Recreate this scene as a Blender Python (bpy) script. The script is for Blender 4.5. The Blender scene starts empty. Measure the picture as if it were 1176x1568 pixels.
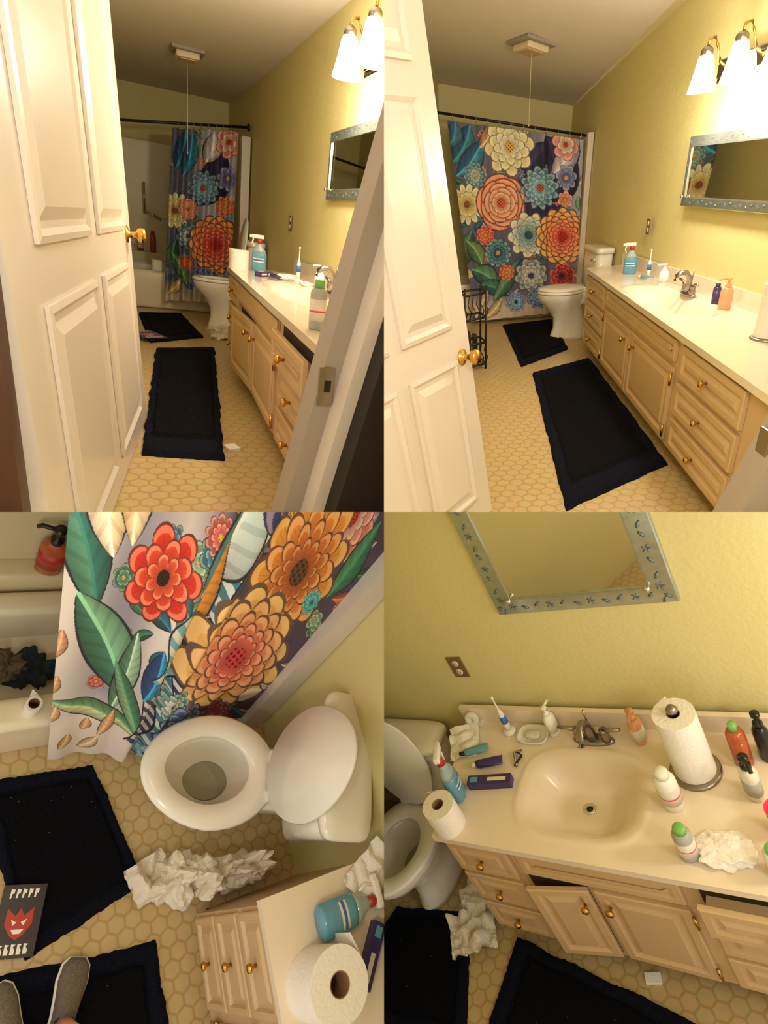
import bpy, bmesh, math, random
import numpy as np
from mathutils import Vector, Matrix, noise
random.seed(4)
pi=math.pi
# ---------------------------------------------------------------- colours / materials
def lin(c):
    return tuple(((v/255.)/12.92 if v/255.<=.04045 else ((v/255.+.055)/1.055)**2.4) for v in c)
MATS={}
def mat(name,col,rough=.5,metal=0,bump=0,bscale=60,emit=0,trans=0,vary=0,vscale=6,spec=.5,coat=0):
    if name in MATS: return MATS[name]
    m=bpy.data.materials.new(name);m.use_nodes=True;nt=m.node_tree;b=nt.nodes['Principled BSDF']
    c=(*lin(col),1);b.inputs['Base Color'].default_value=c
    b.inputs['Roughness'].default_value=rough;b.inputs['Metallic'].default_value=metal
    b.inputs['Specular IOR Level'].default_value=spec
    b.inputs['Coat Weight'].default_value=coat
    b.inputs['Transmission Weight'].default_value=trans
    if emit:
        b.inputs['Emission Color'].default_value=c;b.inputs['Emission Strength'].default_value=emit
    tc=nt.nodes.new('ShaderNodeTexCoord')
    if vary:
        n=nt.nodes.new('ShaderNodeTexNoise');n.inputs['Scale'].default_value=vscale;n.inputs['Detail'].default_value=5
        nt.links.new(tc.outputs['Object'],n.inputs['Vector'])
        mx=nt.nodes.new('ShaderNodeMix');mx.data_type='RGBA'
        nt.links.new(n.outputs['Fac'],mx.inputs[0])
        mx.inputs[6].default_value=tuple(v*(1-vary) for v in c[:3])+(1,)
        mx.inputs[7].default_value=tuple(min(1,v*(1+vary)) for v in c[:3])+(1,)
        nt.links.new(mx.outputs[2],b.inputs['Base Color'])
    if bump:
        n=nt.nodes.new('ShaderNodeTexNoise');n.inputs['Scale'].default_value=bscale;n.inputs['Detail'].default_value=3
        nt.links.new(tc.outputs['Object'],n.inputs['Vector'])
        bp=nt.nodes.new('ShaderNodeBump');bp.inputs['Strength'].default_value=bump;bp.inputs['Distance'].default_value=.01
        nt.links.new(n.outputs['Fac'],bp.inputs['Height']);nt.links.new(bp.outputs['Normal'],b.inputs['Normal'])
    MATS[name]=m;return m
WALL=mat('wall_yellow',(217,205,144),.55,bump=.18,bscale=55,vary=.04,vscale=2)
CEIL=mat('ceiling_paint',(224,214,200),.9,bump=.1,bscale=80)
WHITE=mat('white_gloss_paint',(222,211,203),.32)
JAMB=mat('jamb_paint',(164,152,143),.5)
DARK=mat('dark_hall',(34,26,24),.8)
BROWN=mat('brown_wood',(70,38,22),.5,vary=.3)
CAB=mat('cabinet_paint',(204,172,130),.4,vary=.04)
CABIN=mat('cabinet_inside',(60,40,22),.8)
COUNTER=mat('cultured_marble',(236,220,198),.16,vary=.05,vscale=3,coat=.3)
PORC=mat('porcelain',(238,231,218),.1,coat=.5)
SEAT=mat('seat_plastic',(240,236,227),.2)
WATER=mat('bowl_water',(150,145,125),.05)
TUB=mat('tub_acrylic',(232,220,194),.25)
SURR=mat('tub_surround',(214,202,160),.3)
BRASS=mat('brass',(212,165,85),.25,metal=1)
NICK=mat('brushed_nickel',(160,152,145),.3,metal=1)
CHROME=mat('chrome',(220,220,220),.08,metal=1)
BLACK=mat('black_metal',(20,17,17),.4)
RUG=mat('rug_black_pile',(15,16,23),.95,bump=1,bscale=350,vary=.6,vscale=160,spec=.1)
RUGB=mat('rug_black_border',(20,23,38),.95,bump=1,bscale=300,vary=.6,vscale=120,spec=.1)
PAPER=mat('tissue_paper',(240,234,226),.9,bump=.3,bscale=90)
SOFT=mat('crumpled_paper_soft',(228,218,202),.9,bump=.15,bscale=40)
CARD=mat('cardboard',(150,110,75),.9)
GLASS=mat('mirror_glass',(225,225,215),.02,metal=1)
FRM=mat('mirror_frame_glass',(178,184,172),.14,metal=.75,vary=.25,vscale=35)
ETCH=mat('etched_glass',(130,146,152),.45,metal=.4)
PLATE=mat('outlet_plate',(150,125,95),.3,metal=.6)
CREAM=mat('outlet_cream',(225,208,175),.4)
SHADE=mat('lamp_shade_glow',(255,242,224),.4,emit=7)
BLUE=mat('blue_liquid',(120,186,216),.08,trans=.35)
CLEARP=mat('clear_plastic',(205,222,226),.08,trans=.5)
LBLUE=mat('label_blue',(60,110,180),.4,vary=.3,vscale=70)
RED=mat('red_plastic',(180,44,40),.3)
WPLAS=mat('white_plastic',(240,236,228),.3)
ORANGE=mat('peach_soap',(226,164,124),.25)
AMBER=mat('amber_soap',(176,84,44),.2)
GREEN=mat('green_cap',(120,186,100),.3)
GREY=mat('grey_label',(168,168,160),.4,vary=.2,vscale=40)
PURP=mat('purple_box',(62,46,104),.35,vary=.3,vscale=60)
BBLACK=mat('black_plastic',(22,20,22),.3)
PINK=mat('pink_plastic',(235,80,105),.35)
TEAL=mat('teal_plastic',(100,160,170),.3)
CLOTHD=mat('dark_cloth',(32,44,52),.95,bump=.6,bscale=60)
CLOTHB=mat('brown_cloth',(95,82,62),.95,bump=.6,bscale=60)
SHOE=mat('shoe_knit',(118,108,98),.95,bump=.8,bscale=200,vary=.3,vscale=90)
SKIN=mat('skin',(205,150,120),.5)
LABEL=mat('label_cream',(225,217,204),.5,vary=.12,vscale=50)
LINT=mat('lint',(120,118,120),.9)
MAG=mat('magazine_cover',(38,24,44),.3,vary=.6,vscale=30)
def hexmat(name,size,base,line):
    m=bpy.data.materials.new(name);m.use_nodes=True;nt=m.node_tree;N=nt.nodes;L=nt.links
    b=N['Principled BSDF'];b.inputs['Roughness'].default_value=.32
    tc=N.new('ShaderNodeTexCoord')
    def vm(op,a,bv=None,c=None):
        n=N.new('ShaderNodeVectorMath');n.operation=op
        for i,x in enumerate((a,bv,c)):
            if x is None: continue
            if hasattr(x,'links'): L.new(x,n.inputs[i])
            else: n.inputs[i].default_value=x
        return n.outputs['Value'] if op in('DOT_PRODUCT','LENGTH') else n.outputs['Vector']
    def mm(op,a,bb=None):
        n=N.new('ShaderNodeMath');n.operation=op
        for i,x in enumerate((a,bb)):
            if x is None: continue
            if hasattr(x,'links'): L.new(x,n.inputs[i])
            else: n.inputs[i].default_value=x
        return n.outputs[0]
    p=vm('MULTIPLY',tc.outputs['Object'],(1/size,1/size,0));p=vm('ADD',p,(400,400,0))
    s=(1,1.7320508,1);h=(.5,.8660254,0)
    a=vm('SUBTRACT',vm('MODULO',p,s),h);q=vm('SUBTRACT',vm('MODULO',vm('SUBTRACT',p,h),s),h)
    def hd(v):
        ab=vm('ABSOLUTE',v);d=vm('DOT_PRODUCT',ab,(.5,.8660254,0))
        sx=N.new('ShaderNodeSeparateXYZ');L.new(ab,sx.inputs[0]);return mm('MAXIMUM',d,sx.outputs[0])
    d=mm('MINIMUM',hd(a),hd(q))
    r=N.new('ShaderNodeValToRGB');L.new(d,r.inputs[0])
    e=r.color_ramp.elements;e[0].position=.38;e[0].color=(*lin(base),1);e[1].position=.48;e[1].color=(*lin(line),1)
    n=N.new('ShaderNodeTexNoise');n.inputs['Scale'].default_value=22;L.new(tc.outputs['Object'],n.inputs['Vector'])
    mx=N.new('ShaderNodeMix');mx.data_type='RGBA';mx.blend_type='MULTIPLY';mx.inputs[0].default_value=.25
    L.new(r.outputs[0],mx.inputs[6]);L.new(n.outputs['Color'],mx.inputs[7]);L.new(mx.outputs[2],b.inputs['Base Color'])
    bp=N.new('ShaderNodeBump');bp.inputs['Strength'].default_value=.3;bp.inputs['Distance'].default_value=.003;bp.invert=True
    L.new(d,bp.inputs['Height']);L.new(bp.outputs[0],b.inputs['Normal'])
    MATS[name]=m;return m
FLOOR=hexmat('floor_hex_vinyl',.062,(210,184,132),(190,158,102))
def cloth_mat():
    m=bpy.data.materials.new('floral_fabric');m.use_nodes=True;b=m.node_tree.nodes['Principled BSDF']
    a=m.node_tree.nodes.new('ShaderNodeAttribute');a.attribute_name='Print'
    m.node_tree.links.new(a.outputs['Color'],b.inputs['Base Color']);b.inputs['Roughness'].default_value=.75
    return m
CLOTH=cloth_mat()
# ---------------------------------------------------------------- the four rooms of the cutaway
F=900.
VIEWS={'TR':([-.42,-1.98,1.3],[[.997,.021,-.076],[-.056,-.493,-.868],[-.056,.87,-.49]],1,-1),
'TL':([.15,-1.65,.88],[[.922,-.363,.134],[-.042,-.438,-.898],[.384,.822,-.42]],-1,-1),
'BR':([-.13,-.1,2.74],[[.437,-.777,-.454],[-.544,.174,-.821],[.716,.606,-.346]],1,1),
'BL':([.11,1.64,2.89],[[.791,-.28,.544],[.041,-.863,-.504],[.611,.421,-.671]],-1,1)}
cam=bpy.data.cameras.new('camera');co=bpy.data.objects.new('camera',cam);bpy.context.collection.objects.link(co)
co.matrix_world=Matrix.Translation((0,0,3.2))@Matrix.Rotation(math.radians(62),4,'X')
cam.sensor_fit='VERTICAL';cam.sensor_height=36;cam.lens=F/1568*36;cam.clip_start=.02
bpy.context.scene.camera=co
CUR=None
def room(k):
    global CUR
    C,R,sx,sy=VIEWS[k]
    u,s,vt=np.linalg.svd(np.array(R));R=u@vt
    M=Matrix([list(R[0])+[0],list(-R[1])+[0],list(-R[2])+[0],[0,0,0,1]])@Matrix.Translation(-Vector(C))
    CUR=dict(k=k,C=Vector(C),M=co.matrix_world@M,pl=[(Vector(R[0]),sx),(Vector(R[1]),sy)])
class MB:
    def __init__(s,name): s.name=name;s.v=[];s.f=[];s.m=[];s.sm=[];s.mats=[]
    def mi(s,m):
        if m not in s.mats: s.mats.append(m)
        return s.mats.index(m)
    def add(s,vs,fs,m,smooth=False,M=None):
        o=len(s.v);k=s.mi(m)
        s.v+= [tuple(M@Vector(v)) if M is not None else tuple(v) for v in vs]
        for f in fs: s.f.append([i+o for i in f]);s.m.append(k);s.sm.append(smooth)
    def bm(s,b,m,smooth=False,M=None):
        b.verts.index_update();s.add([v.co[:] for v in b.verts],[[v.index for v in f.verts] for f in b.faces],m,smooth,M);b.free()
    def box(s,lo,hi,m,bev=0,M=None,smooth=False,seg=2):
        b=bmesh.new();bmesh.ops.create_cube(b,size=1)
        lo=Vector(lo);hi=Vector(hi)
        for v in b.verts: v.co=Vector([lo[i]+(v.co[i]+.5)*(hi[i]-lo[i]) for i in range(3)])
        if bev: bmesh.ops.bevel(b,geom=b.edges[:],offset=bev,segments=seg,affect='EDGES',profile=.6)
        s.bm(b,m,smooth,M)
    def lathe(s,prof,m,n=24,M=None,smooth=True,sx=1,sy=1):
        vs=[];fs=[]
        for r,z in prof:
            for i in range(n): a=2*pi*i/n;vs.append((r*math.cos(a)*sx,r*math.sin(a)*sy,z))
        for j in range(len(prof)-1):
            for i in range(n): fs.append((j*n+i,j*n+(i+1)%n,(j+1)*n+(i+1)%n,(j+1)*n+i))
        if prof[0][0]>1e-4: fs.append(list(range(n))[::-1])
        if prof[-1][0]>1e-4: fs.append([(len(prof)-1)*n+i for i in range(n)])
        s.add(vs,fs,m,smooth,M)
    def shell(s,prof,m,n=24,M=None):
        for (r0,z0),(r1,z1) in zip(prof[:-1],prof[1:]):
            vs=[(r*math.cos(2*pi*i/n),r*math.sin(2*pi*i/n),z) for r,z in((r0,z0),(r1,z1)) for i in range(n)]
            s.add(vs,[(i,(i+1)%n,n+(i+1)%n,n+i) for i in range(n)],m,True,M)
    def loft(s,rings,m,M=None,smooth=True,cap0=True,cap1=True):
        n=len(rings[0]);vs=[p for r in rings for p in r];fs=[]
        for j in range(len(rings)-1):
            for i in range(n): fs.append((j*n+i,j*n+(i+1)%n,(j+1)*n+(i+1)%n,(j+1)*n+i))
        if cap0: fs.append(list(range(n))[::-1])
        if cap1: fs.append([(len(rings)-1)*n+i for i in range(n)])
        s.add(vs,fs,m,smooth,M)
    def tube(s,pts,r,m,n=10,M=None):
        pts=[Vector(p) for p in pts];rings=[]
        rr=r if isinstance(r,(list,tuple)) else [r]*len(pts)
        for i,p in enumerate(pts):
            t=(pts[min(i+1,len(pts)-1)]-pts[max(i-1,0)]).normalized()
            a=Vector((0,0,1)) if abs(t.z)<.9 else Vector((1,0,0))
            x=t.cross(a).normalized();y=t.cross(x)
            rings.append([tuple(p+(x*math.cos(2*pi*k/n)+y*math.sin(2*pi*k/n))*rr[i]) for k in range(n)])
        s.loft(rings,m,M)
    def slab(s,o,e,up,n,w,h,prof,m):
        o=Vector(o);vs=[];fs=[]
        for ins,d in prof:
            for a,b in((ins,ins),(w-ins,ins),(w-ins,h-ins),(ins,h-ins)): vs.append(tuple(o+e*a+up*b+n*d))
        for j in range(len(prof)-1):
            for i in range(4): fs.append((j*4+i,j*4+(i+1)%4,(j+1)*4+(i+1)%4,(j+1)*4+i))
        fs.append([(len(prof)-1)*4+i for i in range(4)])
        s.add(vs,fs,m)
    def done(s,shell=False,attr=None,M=None):
        me=bpy.data.meshes.new(s.name);me.from_pydata(s.v,[],s.f)
        for m in s.mats: me.materials.append(m)
        me.polygons.foreach_set('material_index',s.m);me.polygons.foreach_set('use_smooth',s.sm)
        if attr is not None:
            l=me.color_attributes.new('Print','FLOAT_COLOR','POINT');l.data.foreach_set('color',attr.astype(np.float32).ravel())
        b=bmesh.new();b.from_mesh(me)
        if attr is None: bmesh.ops.recalc_face_normals(b,faces=b.faces[:])
        for n,sg in CUR['pl']:
            b.verts.ensure_lookup_table()
            ds=[(v.co-CUR['C']).dot(n)*sg for v in b.verts]
            if min(ds)<0:
                bmesh.ops.bisect_plane(b,geom=b.verts[:]+b.edges[:]+b.faces[:],plane_co=CUR['C'],plane_no=n*sg,clear_inner=True,dist=1e-6)
            if not b.faces: break
        if not b.faces: b.free();bpy.data.meshes.remove(me);return None
        b.to_mesh(me);b.free()
        o=bpy.data.objects.new(s.name,me);bpy.context.collection.objects.link(o)
        if shell: o.matrix_world=CUR['M']
        else:
            vs=np.array([v.co[:] for v in me.vertices]);lo=vs.min(0);hi=vs.max(0)
            c=Vector(((lo[0]+hi[0])/2,(lo[1]+hi[1])/2,lo[2]))
            me.transform(Matrix.Translation(-c));o.matrix_world=CUR['M']@Matrix.Translation(c)
        return o
def T(x,y,z=0,rz=0,s=1,rx=0,ry=0):
    S=Matrix.Diagonal((*( (s,s,s) if not isinstance(s,tuple) else s),1))
    return Matrix.Translation((x,y,z))@Matrix.Rotation(rz,4,'Z')@Matrix.Rotation(ry,4,'Y')@Matrix.Rotation(rx,4,'X')@S
def V(*a): return Vector(a)
def lerp(a,b,t): return Vector(a)*(1-t)+Vector(b)*t
LC=(1,.9,.75)
def light(name,p,w,r=.06,col=LC):
    l=bpy.data.lights.new(name,'POINT');l.energy=w;l.shadow_soft_size=r;l.color=col
    o=bpy.data.objects.new(name,l);bpy.context.collection.objects.link(o);o.location=CUR['M']@Vector(p)
def poly(name,quads,m):
    b=MB(name)
    for q in quads: b.add(q,[list(range(len(q)))],m)
    return b.done(shell=True)
# ---------------------------------------------------------------- object builders
RAISED=lambda t,k=1:[(0,0),(0,t*.8),(t*.25,t),(.03*k,t),(.036*k,t*.35),(.045*k,t*.35),(.07*k,t*.95)]
def knob(b,p,n,s=1,m=None):
    q=n.to_track_quat('Z','Y').to_matrix().to_4x4()
    b.lathe([(.006,0),(.006,.012),(.014,.018),(.016,.024),(.012,.031),(.0,.033)],m or BRASS,14,Matrix.Translation(p)@q@Matrix.Scale(s,4))
def hinge(b,p,e,n,s=1):
    b.tube([Vector(p)+n*.02-V(0,0,.03*s),Vector(p)+n*.02+V(0,0,.03*s)],.006*s,BRASS,8)
def vanity(Ff,Fn,Bf,Bn,zc,toe,div,sink,lab=1,open1=12,drawer=0):
    b=MB('bathroom_vanity')
    Ff,Fn,Bf,Bn=[Vector((*p,0)) for p in(Ff,Fn,Bf,Bn)]
    L=(Fn-Ff).length;NU=150;NV=64
    (sc,sa,sb,sn,sd)=sink
    vs=[];fs=[]
    for i in range(NU+1):
        for j in range(NV+1):
            p=lerp(lerp(Ff,Fn,i/NU),lerp(Bf,Bn,i/NU),j/NV)
            r=((abs(p.y-sc[1])/sa)**sn+(abs(p.x-sc[0])/sb)**sn)**(1/sn)
            t=max(0,min(1,(1-r)/.62));t=t*t*(3-2*t)
            lip=.004*math.exp(-((r-1.04)/.04)**2)
            vs.append((p.x,p.y,zc-sd*t+lip))
    for i in range(NU):
        for j in range(NV):
            a=i*(NV+1)+j;fs.append((a,a+1,a+NV+2,a+NV+1))
    b.add(vs,fs,COUNTER,True)
    th=.028
    ring=[Ff,Fn,Bn,Bf]
    for i in range(4):
        p,q=ring[i],ring[(i+1)%4]
        b.add([(p.x,p.y,zc),(q.x,q.y,zc),(q.x,q.y,zc-th),(p.x,p.y,zc-th)],[(0,1,2,3)],COUNTER)
    cx=sc[0]+.01
    b.lathe([(.024,0),(.024,.004),(.016,.005),(.012,.001)],CHROME,18,T(cx,sc[1],zc-sd+.001))
    b.lathe([(.012,0),(.0,.001)],BBLACK,12,T(cx,sc[1],zc-sd+.003))
    e=(Fn-Ff).normalized();n=V(-e.y,e.x,0)
    if n.dot(Bf-Ff)>0: n=-n
    bs=.085
    p,q=Bf,Bn;w=n*.022
    b.add([(p+w).to_tuple()[:2]+(zc,),(q+w).to_tuple()[:2]+(zc,),(q+w).to_tuple()[:2]+(zc+bs,),(p+w).to_tuple()[:2]+(zc+bs,),
           (p.x,p.y,zc),(q.x,q.y,zc),(q.x,q.y,zc+bs),(p.x,p.y,zc+bs)],[(0,1,2,3),(3,2,6,7),(0,3,7,4),(1,5,6,2)],COUNTER)
    ins=.03
    A=Ff-n*ins+e*.02;B=Fn-n*ins;C=Bn;D=Bf+e*.02
    top=zc-th
    for p,q in((A,B),(B,C),(D,A)):
        b.add([(p.x,p.y,toe),(q.x,q.y,toe),(q.x,q.y,top),(p.x,p.y,top)],[(0,1,2,3)],CAB)
    b.add([(p.x,p.y,toe) for p in(A,B,C,D)],[(0,1,2,3)],CAB)
    A2=A-n*.06;B2=B-n*.06
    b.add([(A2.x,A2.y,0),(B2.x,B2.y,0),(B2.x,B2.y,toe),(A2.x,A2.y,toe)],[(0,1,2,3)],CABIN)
    b.add([(A2.x,A2.y,0),(D.x,D.y,0),(D.x,D.y,toe),(A2.x,A2.y,toe)],[(0,1,2,3)],CAB)
    H=top-toe;up=V(0,0,1);Lc=(B-A).length;g=.012
    t=.018
    def pan(a0,a1,z0,z1,kn=None,swing=0,k=1,hng=None,out=0):
        w=(a1-a0)*Lc-2*g;h=(z1-z0)*H-2*g
        o=A+e*(a0*Lc+g)+up*(toe+z0*H+g)+n*.001
        if swing:
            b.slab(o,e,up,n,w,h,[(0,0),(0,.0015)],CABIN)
            R=Matrix.Rotation(math.radians(swing),3,'Z')
            oo=o+e*w+n*.003;ee=R@(-e);nn=R@n
            if (ee.dot(n))<0:
                R=Matrix.Rotation(-math.radians(swing),3,'Z');ee=R@(-e);nn=R@n
            b.slab(oo+ee*w,-ee,up,nn,w,h,RAISED(t,k),CAB)
            b.slab(oo+ee*w,-ee,up,nn,w,h,[(0,0)],CAB)
            if kn: knob(b,oo+ee*(w*(1-kn[0]))+up*h*kn[1]+nn*t,nn,lab)
            return
        if out:
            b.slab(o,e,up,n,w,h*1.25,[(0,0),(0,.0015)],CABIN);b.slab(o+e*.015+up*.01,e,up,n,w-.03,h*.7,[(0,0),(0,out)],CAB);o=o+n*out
        b.slab(o,e,up,n,w,h,RAISED(t,k),CAB)
        if kn: knob(b,o+e*w*kn[0]+up*h*kn[1]+n*t,n,lab)
        if hng is not None:
            for zz in(.14,.86): hinge(b,o+e*(w*hng)+up*h*zz,e,n,1)
    d=div
    for i in range(3): pan(d[0],d[1],.02+i*.323,.02+(i+1)*.323,(.5,.5),k=.8)
    pan(d[1]+.01,d[3],.76,.985,None,k=.9)
    pan(d[1]+.01,d[2],.02,.75,(.86,.82),swing=open1,hng=-.02 if not open1 else None)
    pan(d[2],d[3],.02,.75,(.12,.82),hng=1.02)
    for i in range(3): pan(d[3]+.02,d[4],.02+i*.323,.02+(i+1)*.323-(.04 if i==2 and drawer else 0),(.5,.5),k=.9,out=drawer if i==2 else 0)
    return b.done()
def ell(cx,rx,ry,z,n=36,front=1.0):
    out=[]
    for i in range(n):
        a=2*pi*i/n;x=math.cos(a);y=math.sin(a)
        out.append((cx+rx*(x*(front if x>0 else 1)),ry*y*(1-.08*max(x,0)),z))
    return out
def toilet(M,lid=0,name='toilet'):
    b=MB(name)
    R=[ell(.33,.23,.115,0),ell(.33,.225,.11,.03),ell(.34,.19,.095,.10),ell(.36,.175,.095,.18),ell(.41,.19,.125,.26),ell(.45,.235,.165,.33),ell(.46,.25,.182,.375),ell(.46,.25,.182,.39)]
    b.loft(R,PORC,M,cap1=False)
    b.loft([ell(.46,.25,.182,.39),ell(.46,.24,.175,.398),ell(.475,.175,.125,.396),ell(.47,.155,.11,.36),ell(.45,.12,.09,.28),ell(.43,.07,.06,.21),ell(.42,.05,.045,.19)],PORC,M,cap0=False)
    b.loft([ell(.44,.085,.068,.235),ell(.44,.0,.0,.236)],WATER,M,cap0=False,cap1=False)
    b.loft([ell(.47,.247,.19,.399),ell(.47,.251,.194,.408),ell(.47,.24,.185,.420),ell(.485,.158,.118,.420),ell(.485,.152,.112,.408),ell(.485,.156,.116,.399)],SEAT,M,cap0=False,cap1=False)
    L=[ell(.25,.245,.188,.0),ell(.25,.249,.192,.008),ell(.25,.241,.184,.018),ell(.25,.16,.12,.024)]
    if lid: ML=M@Matrix.Translation((.272,0,.43))@Matrix.Rotation(math.radians(-lid),4,'Y')
    else: ML=M@Matrix.Translation((.22,0,.421))
    b.loft(L,SEAT,ML)
    for sy in(-.07,.07): b.box((.215,sy-.02,.398),(.262,sy+.02,.437),SEAT,.005,M)
    b.box((.05,-.11,.30),(.30,.11,.395),PORC,.02,M,True,3)
    def rr(d,w,z,p=.35): return [(.100+d*math.copysign(abs(math.cos(a))**p,math.cos(a)),w*math.copysign(abs(math.sin(a))**p,math.sin(a)),z) for a in [2*pi*i/40 for i in range(40)]]
    b.loft([rr(.075,.19,.385,.4),rr(.082,.21,.40,.4),rr(.086,.222,.55,.4),rr(.09,.232,.705,.4)],PORC,M)
    b.loft([rr(.092,.236,.705),rr(.099,.245,.712),rr(.099,.245,.735),rr(.092,.238,.746),rr(.05,.18,.749)],PORC,M)
    b.tube([(.185,.17,.66),(.21,.17,.66)],.012,CHROME,10,M);b.tube([(.21,.185,.66),(.212,.10,.65)],.008,CHROME,8,M)
    return b.done()
def rug(c,th=.022,name='bath_rug',bw=.09):
    b=MB(name);c=[Vector((*p,0)) for p in c];N=70
    vs=[];fs=[];hb=[];rb=random.random()*50
    for i in range(N+1):
        for j in range(N+1):
            s=i/N;t=j/N;p=lerp(lerp(c[0],c[1],s),lerp(c[3],c[2],s),t)
            ed=min(s,1-s,t,1-t)
            z=th*(min(1,ed*N/1.5)**.5 if ed>0 else 0)
            if bw*.9<ed<bw*1.2: z*=.5
            nz=noise.noise(Vector((p.x*9+rb,p.y*9,0)))
            p=p+V(nz,noise.noise(Vector((p.y*8,p.x*8,rb))),0)*.008+V(noise.noise(Vector((p.x*60,p.y*60,rb))),noise.noise(Vector((p.y*60,p.x*60,rb))),0)*.005
            vs.append((p.x,p.y,.001+z+nz*.002*(ed>0)+.003*(ed>0)*noise.noise(Vector((p.x*70,p.y*70,1)))))
            hb.append(ed)
    f1=[];f2=[]
    for i in range(N):
        for j in range(N):
            a=i*(N+1)+j;q=(a,a+1,a+N+2,a+N+1)
            (f2 if min(hb[k] for k in q)<bw else f1).append(q)
    b.add(vs,f1,RUG,True)
    k=b.mi(RUGB)
    for q in f2: b.f.append(list(q));b.m.append(k);b.sm.append(True)
    rg=random.Random(int(rb*100))
    for i in range(9):
        s,t=rg.uniform(.1,.9),rg.uniform(.1,.9);p=lerp(lerp(c[0],c[1],s),lerp(c[3],c[2],s),t);r=.0016
        b.add([(p.x-r,p.y,th+.006),(p.x,p.y-r,th+.006),(p.x+r*1.6,p.y,th+.006),(p.x,p.y+r,th+.006)],[(0,1,2,3)],LINT)
    return b.done()
def tproll(M,r=.055,h=.1,name='toilet_paper_roll',tail=True):
    b=MB(name)
    b.shell([(.02,.001),(r,0),(r*1.0,h),(.02,h)],PAPER,40,M)
    b.shell([(.0205,h+.0006),(.0188,h+.0006),(.0188,.004),(.0,.003)],CARD,24,M)
    if tail: b.add([(r*1.005,0,0),(r*1.01,.01,h),(r*1.03,.05,h*.98),(r*1.04,.05,0)],[(0,1,2,3)],PAPER,False,M)
    return b.done()
def spray(M,name='spray_bottle'):
    b=MB(name)
    def e(w,d,z): return [(d*math.cos(a),w*math.sin(a),z) for a in[2*pi*i/24 for i in range(24)]]
    b.loft([e(.045,.028,0),e(.05,.032,.01),e(.05,.032,.105),e(.046,.03,.12)],BLUE,M)
    b.loft([e(.046,.03,.12),e(.04,.027,.135),e(.02,.018,.165),e(.016,.016,.18)],CLEARP,M)
    L=[(.0335*math.cos(a),.0512*math.sin(a)) for a in[-.8+1.6*i/10 for i in range(11)]]
    for z0,z1,k,m in((.035,.095,1,BLUE),(.06,.085,1.008,LABEL),(.068,.078,1.014,LBLUE)):
        vs=[(x*k,y*k,z) for z in(z0,z1) for x,y in L];b.add(vs,[(i,i+1,12+i,11+i) for i in range(10)],m,True,M)
        vs=[(-x*k,y*k,z) for z in(z0,z1) for x,y in L];b.add(vs,[(i,i+1,12+i,11+i) for i in range(10)],m,True,M)
    b.lathe([(.017,.175),(.017,.198),(.012,.205)],RED,16,M)
    b.box((-.012,-.028,.205),(.012,.055,.23),WPLAS,.006,M,True)
    b.box((-.008,.05,.208),(.008,.068,.226),WPLAS,.003,M)
    b.tube([(0,.042,.207),(0,.05,.18),(0,.038,.155)],.005,WPLAS,8,M)
    return b.done()
def pump(M,body,name='soap_pump_bottle',h=.12,r=.03,cap=None,lab=LABEL,flat=.75):
    b=MB(name);cap=cap or WPLAS
    b.lathe([(r*.9,0),(r,.006),(r,h*.8),(r*.75,h*.93),(r*.42,h)],body,24,M,sx=flat)
    if lab: b.lathe([(r*1.02,h*.2),(r*1.02,h*.68)],lab,24,M,sx=flat)
    b.lathe([(r*.48,h),(r*.48,h*1.1),(r*.2,h*1.12),(r*.2,h*1.3),(r*.45,h*1.31),(r*.45,h*1.38),(0,h*1.39)],cap,16,M)
    b.tube([(0,0,h*1.35),(0,r*1.3,h*1.34),(0,r*1.5,h*1.28)],r*.18,cap,8,M)
    return b.done()
def bottle(M,body,cap,name='lotion_bottle',h=.15,r=.028,lab=LABEL,capr=.6):
    b=MB(name)
    b.lathe([(r*.92,0),(r,.005),(r,h*.74),(r*.8,h*.82),(r*capr,h*.84)],body,24,M)
    b.lathe([(r*1.015,h*.18),(r*1.015,h*.62)],lab,24,M)
    if lab is LABEL: b.lathe([(r*1.02,h*.36),(r*1.02,h*.4)],PINK,24,M)
    b.lathe([(r*capr*1.05,h*.84),(r*capr*1.05,h*.97),(r*capr*.9,h),(0,h)],cap,20,M)
    return b.done()
def faucet(M,name='sink_faucet'):
    b=MB(name)
    def e(w,d,z): return [(d*math.cos(a),w*math.sin(a),z) for a in[2*pi*i/28 for i in range(28)]]
    b.loft([e(.085,.03,0),e(.085,.03,.008),e(.078,.024,.016)],NICK,M)
    b.tube([(.0,0,.01),(.0,0,.06),(-.005,0,.1),(-.03,0,.13),(-.065,0,.135),(-.095,0,.115),(-.105,0,.09)],[.024,.02,.017,.016,.015,.014,.014],NICK,14,M)
    for s in(-1,1):
        b.lathe([(.022,.01),(.018,.03),(.015,.055),(.017,.065),(.0,.07)],NICK,16,M@T(0,s*.055,0))
        b.tube([(0,s*.055,.06),(-.004,s*.085,.072),(-.006,s*.125,.078)],[.011,.009,.007],NICK,10,M)
    b.tube([(.012,0,.06),(.02,0,.15)],.004,NICK,8,M)
    return b.done()
def toweltower(M,name='paper_towel_roll'):
    b=MB(name)
    b.lathe([(.085,0),(.085,.008),(.078,.012),(.0,.012)],NICK,32,M)
    b.shell([(.022,.014),(.069,.014),(.069,.285),(.022,.285)],PAPER,44,M)
    b.shell([(.022,.2853),(.020,.2853),(.020,.2)],CARD,24,M)
    b.lathe([(.007,.01),(.007,.29),(.018,.295),(.02,.305),(.012,.318),(0,.32)],NICK,16,M)
    b.add([(.05,.05,.014),(.05,.05,.285),(.075,.03,.285),(.075,.03,.016)],[(0,1,2,3)],PAPER,False,M)
    return b.done()
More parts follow.
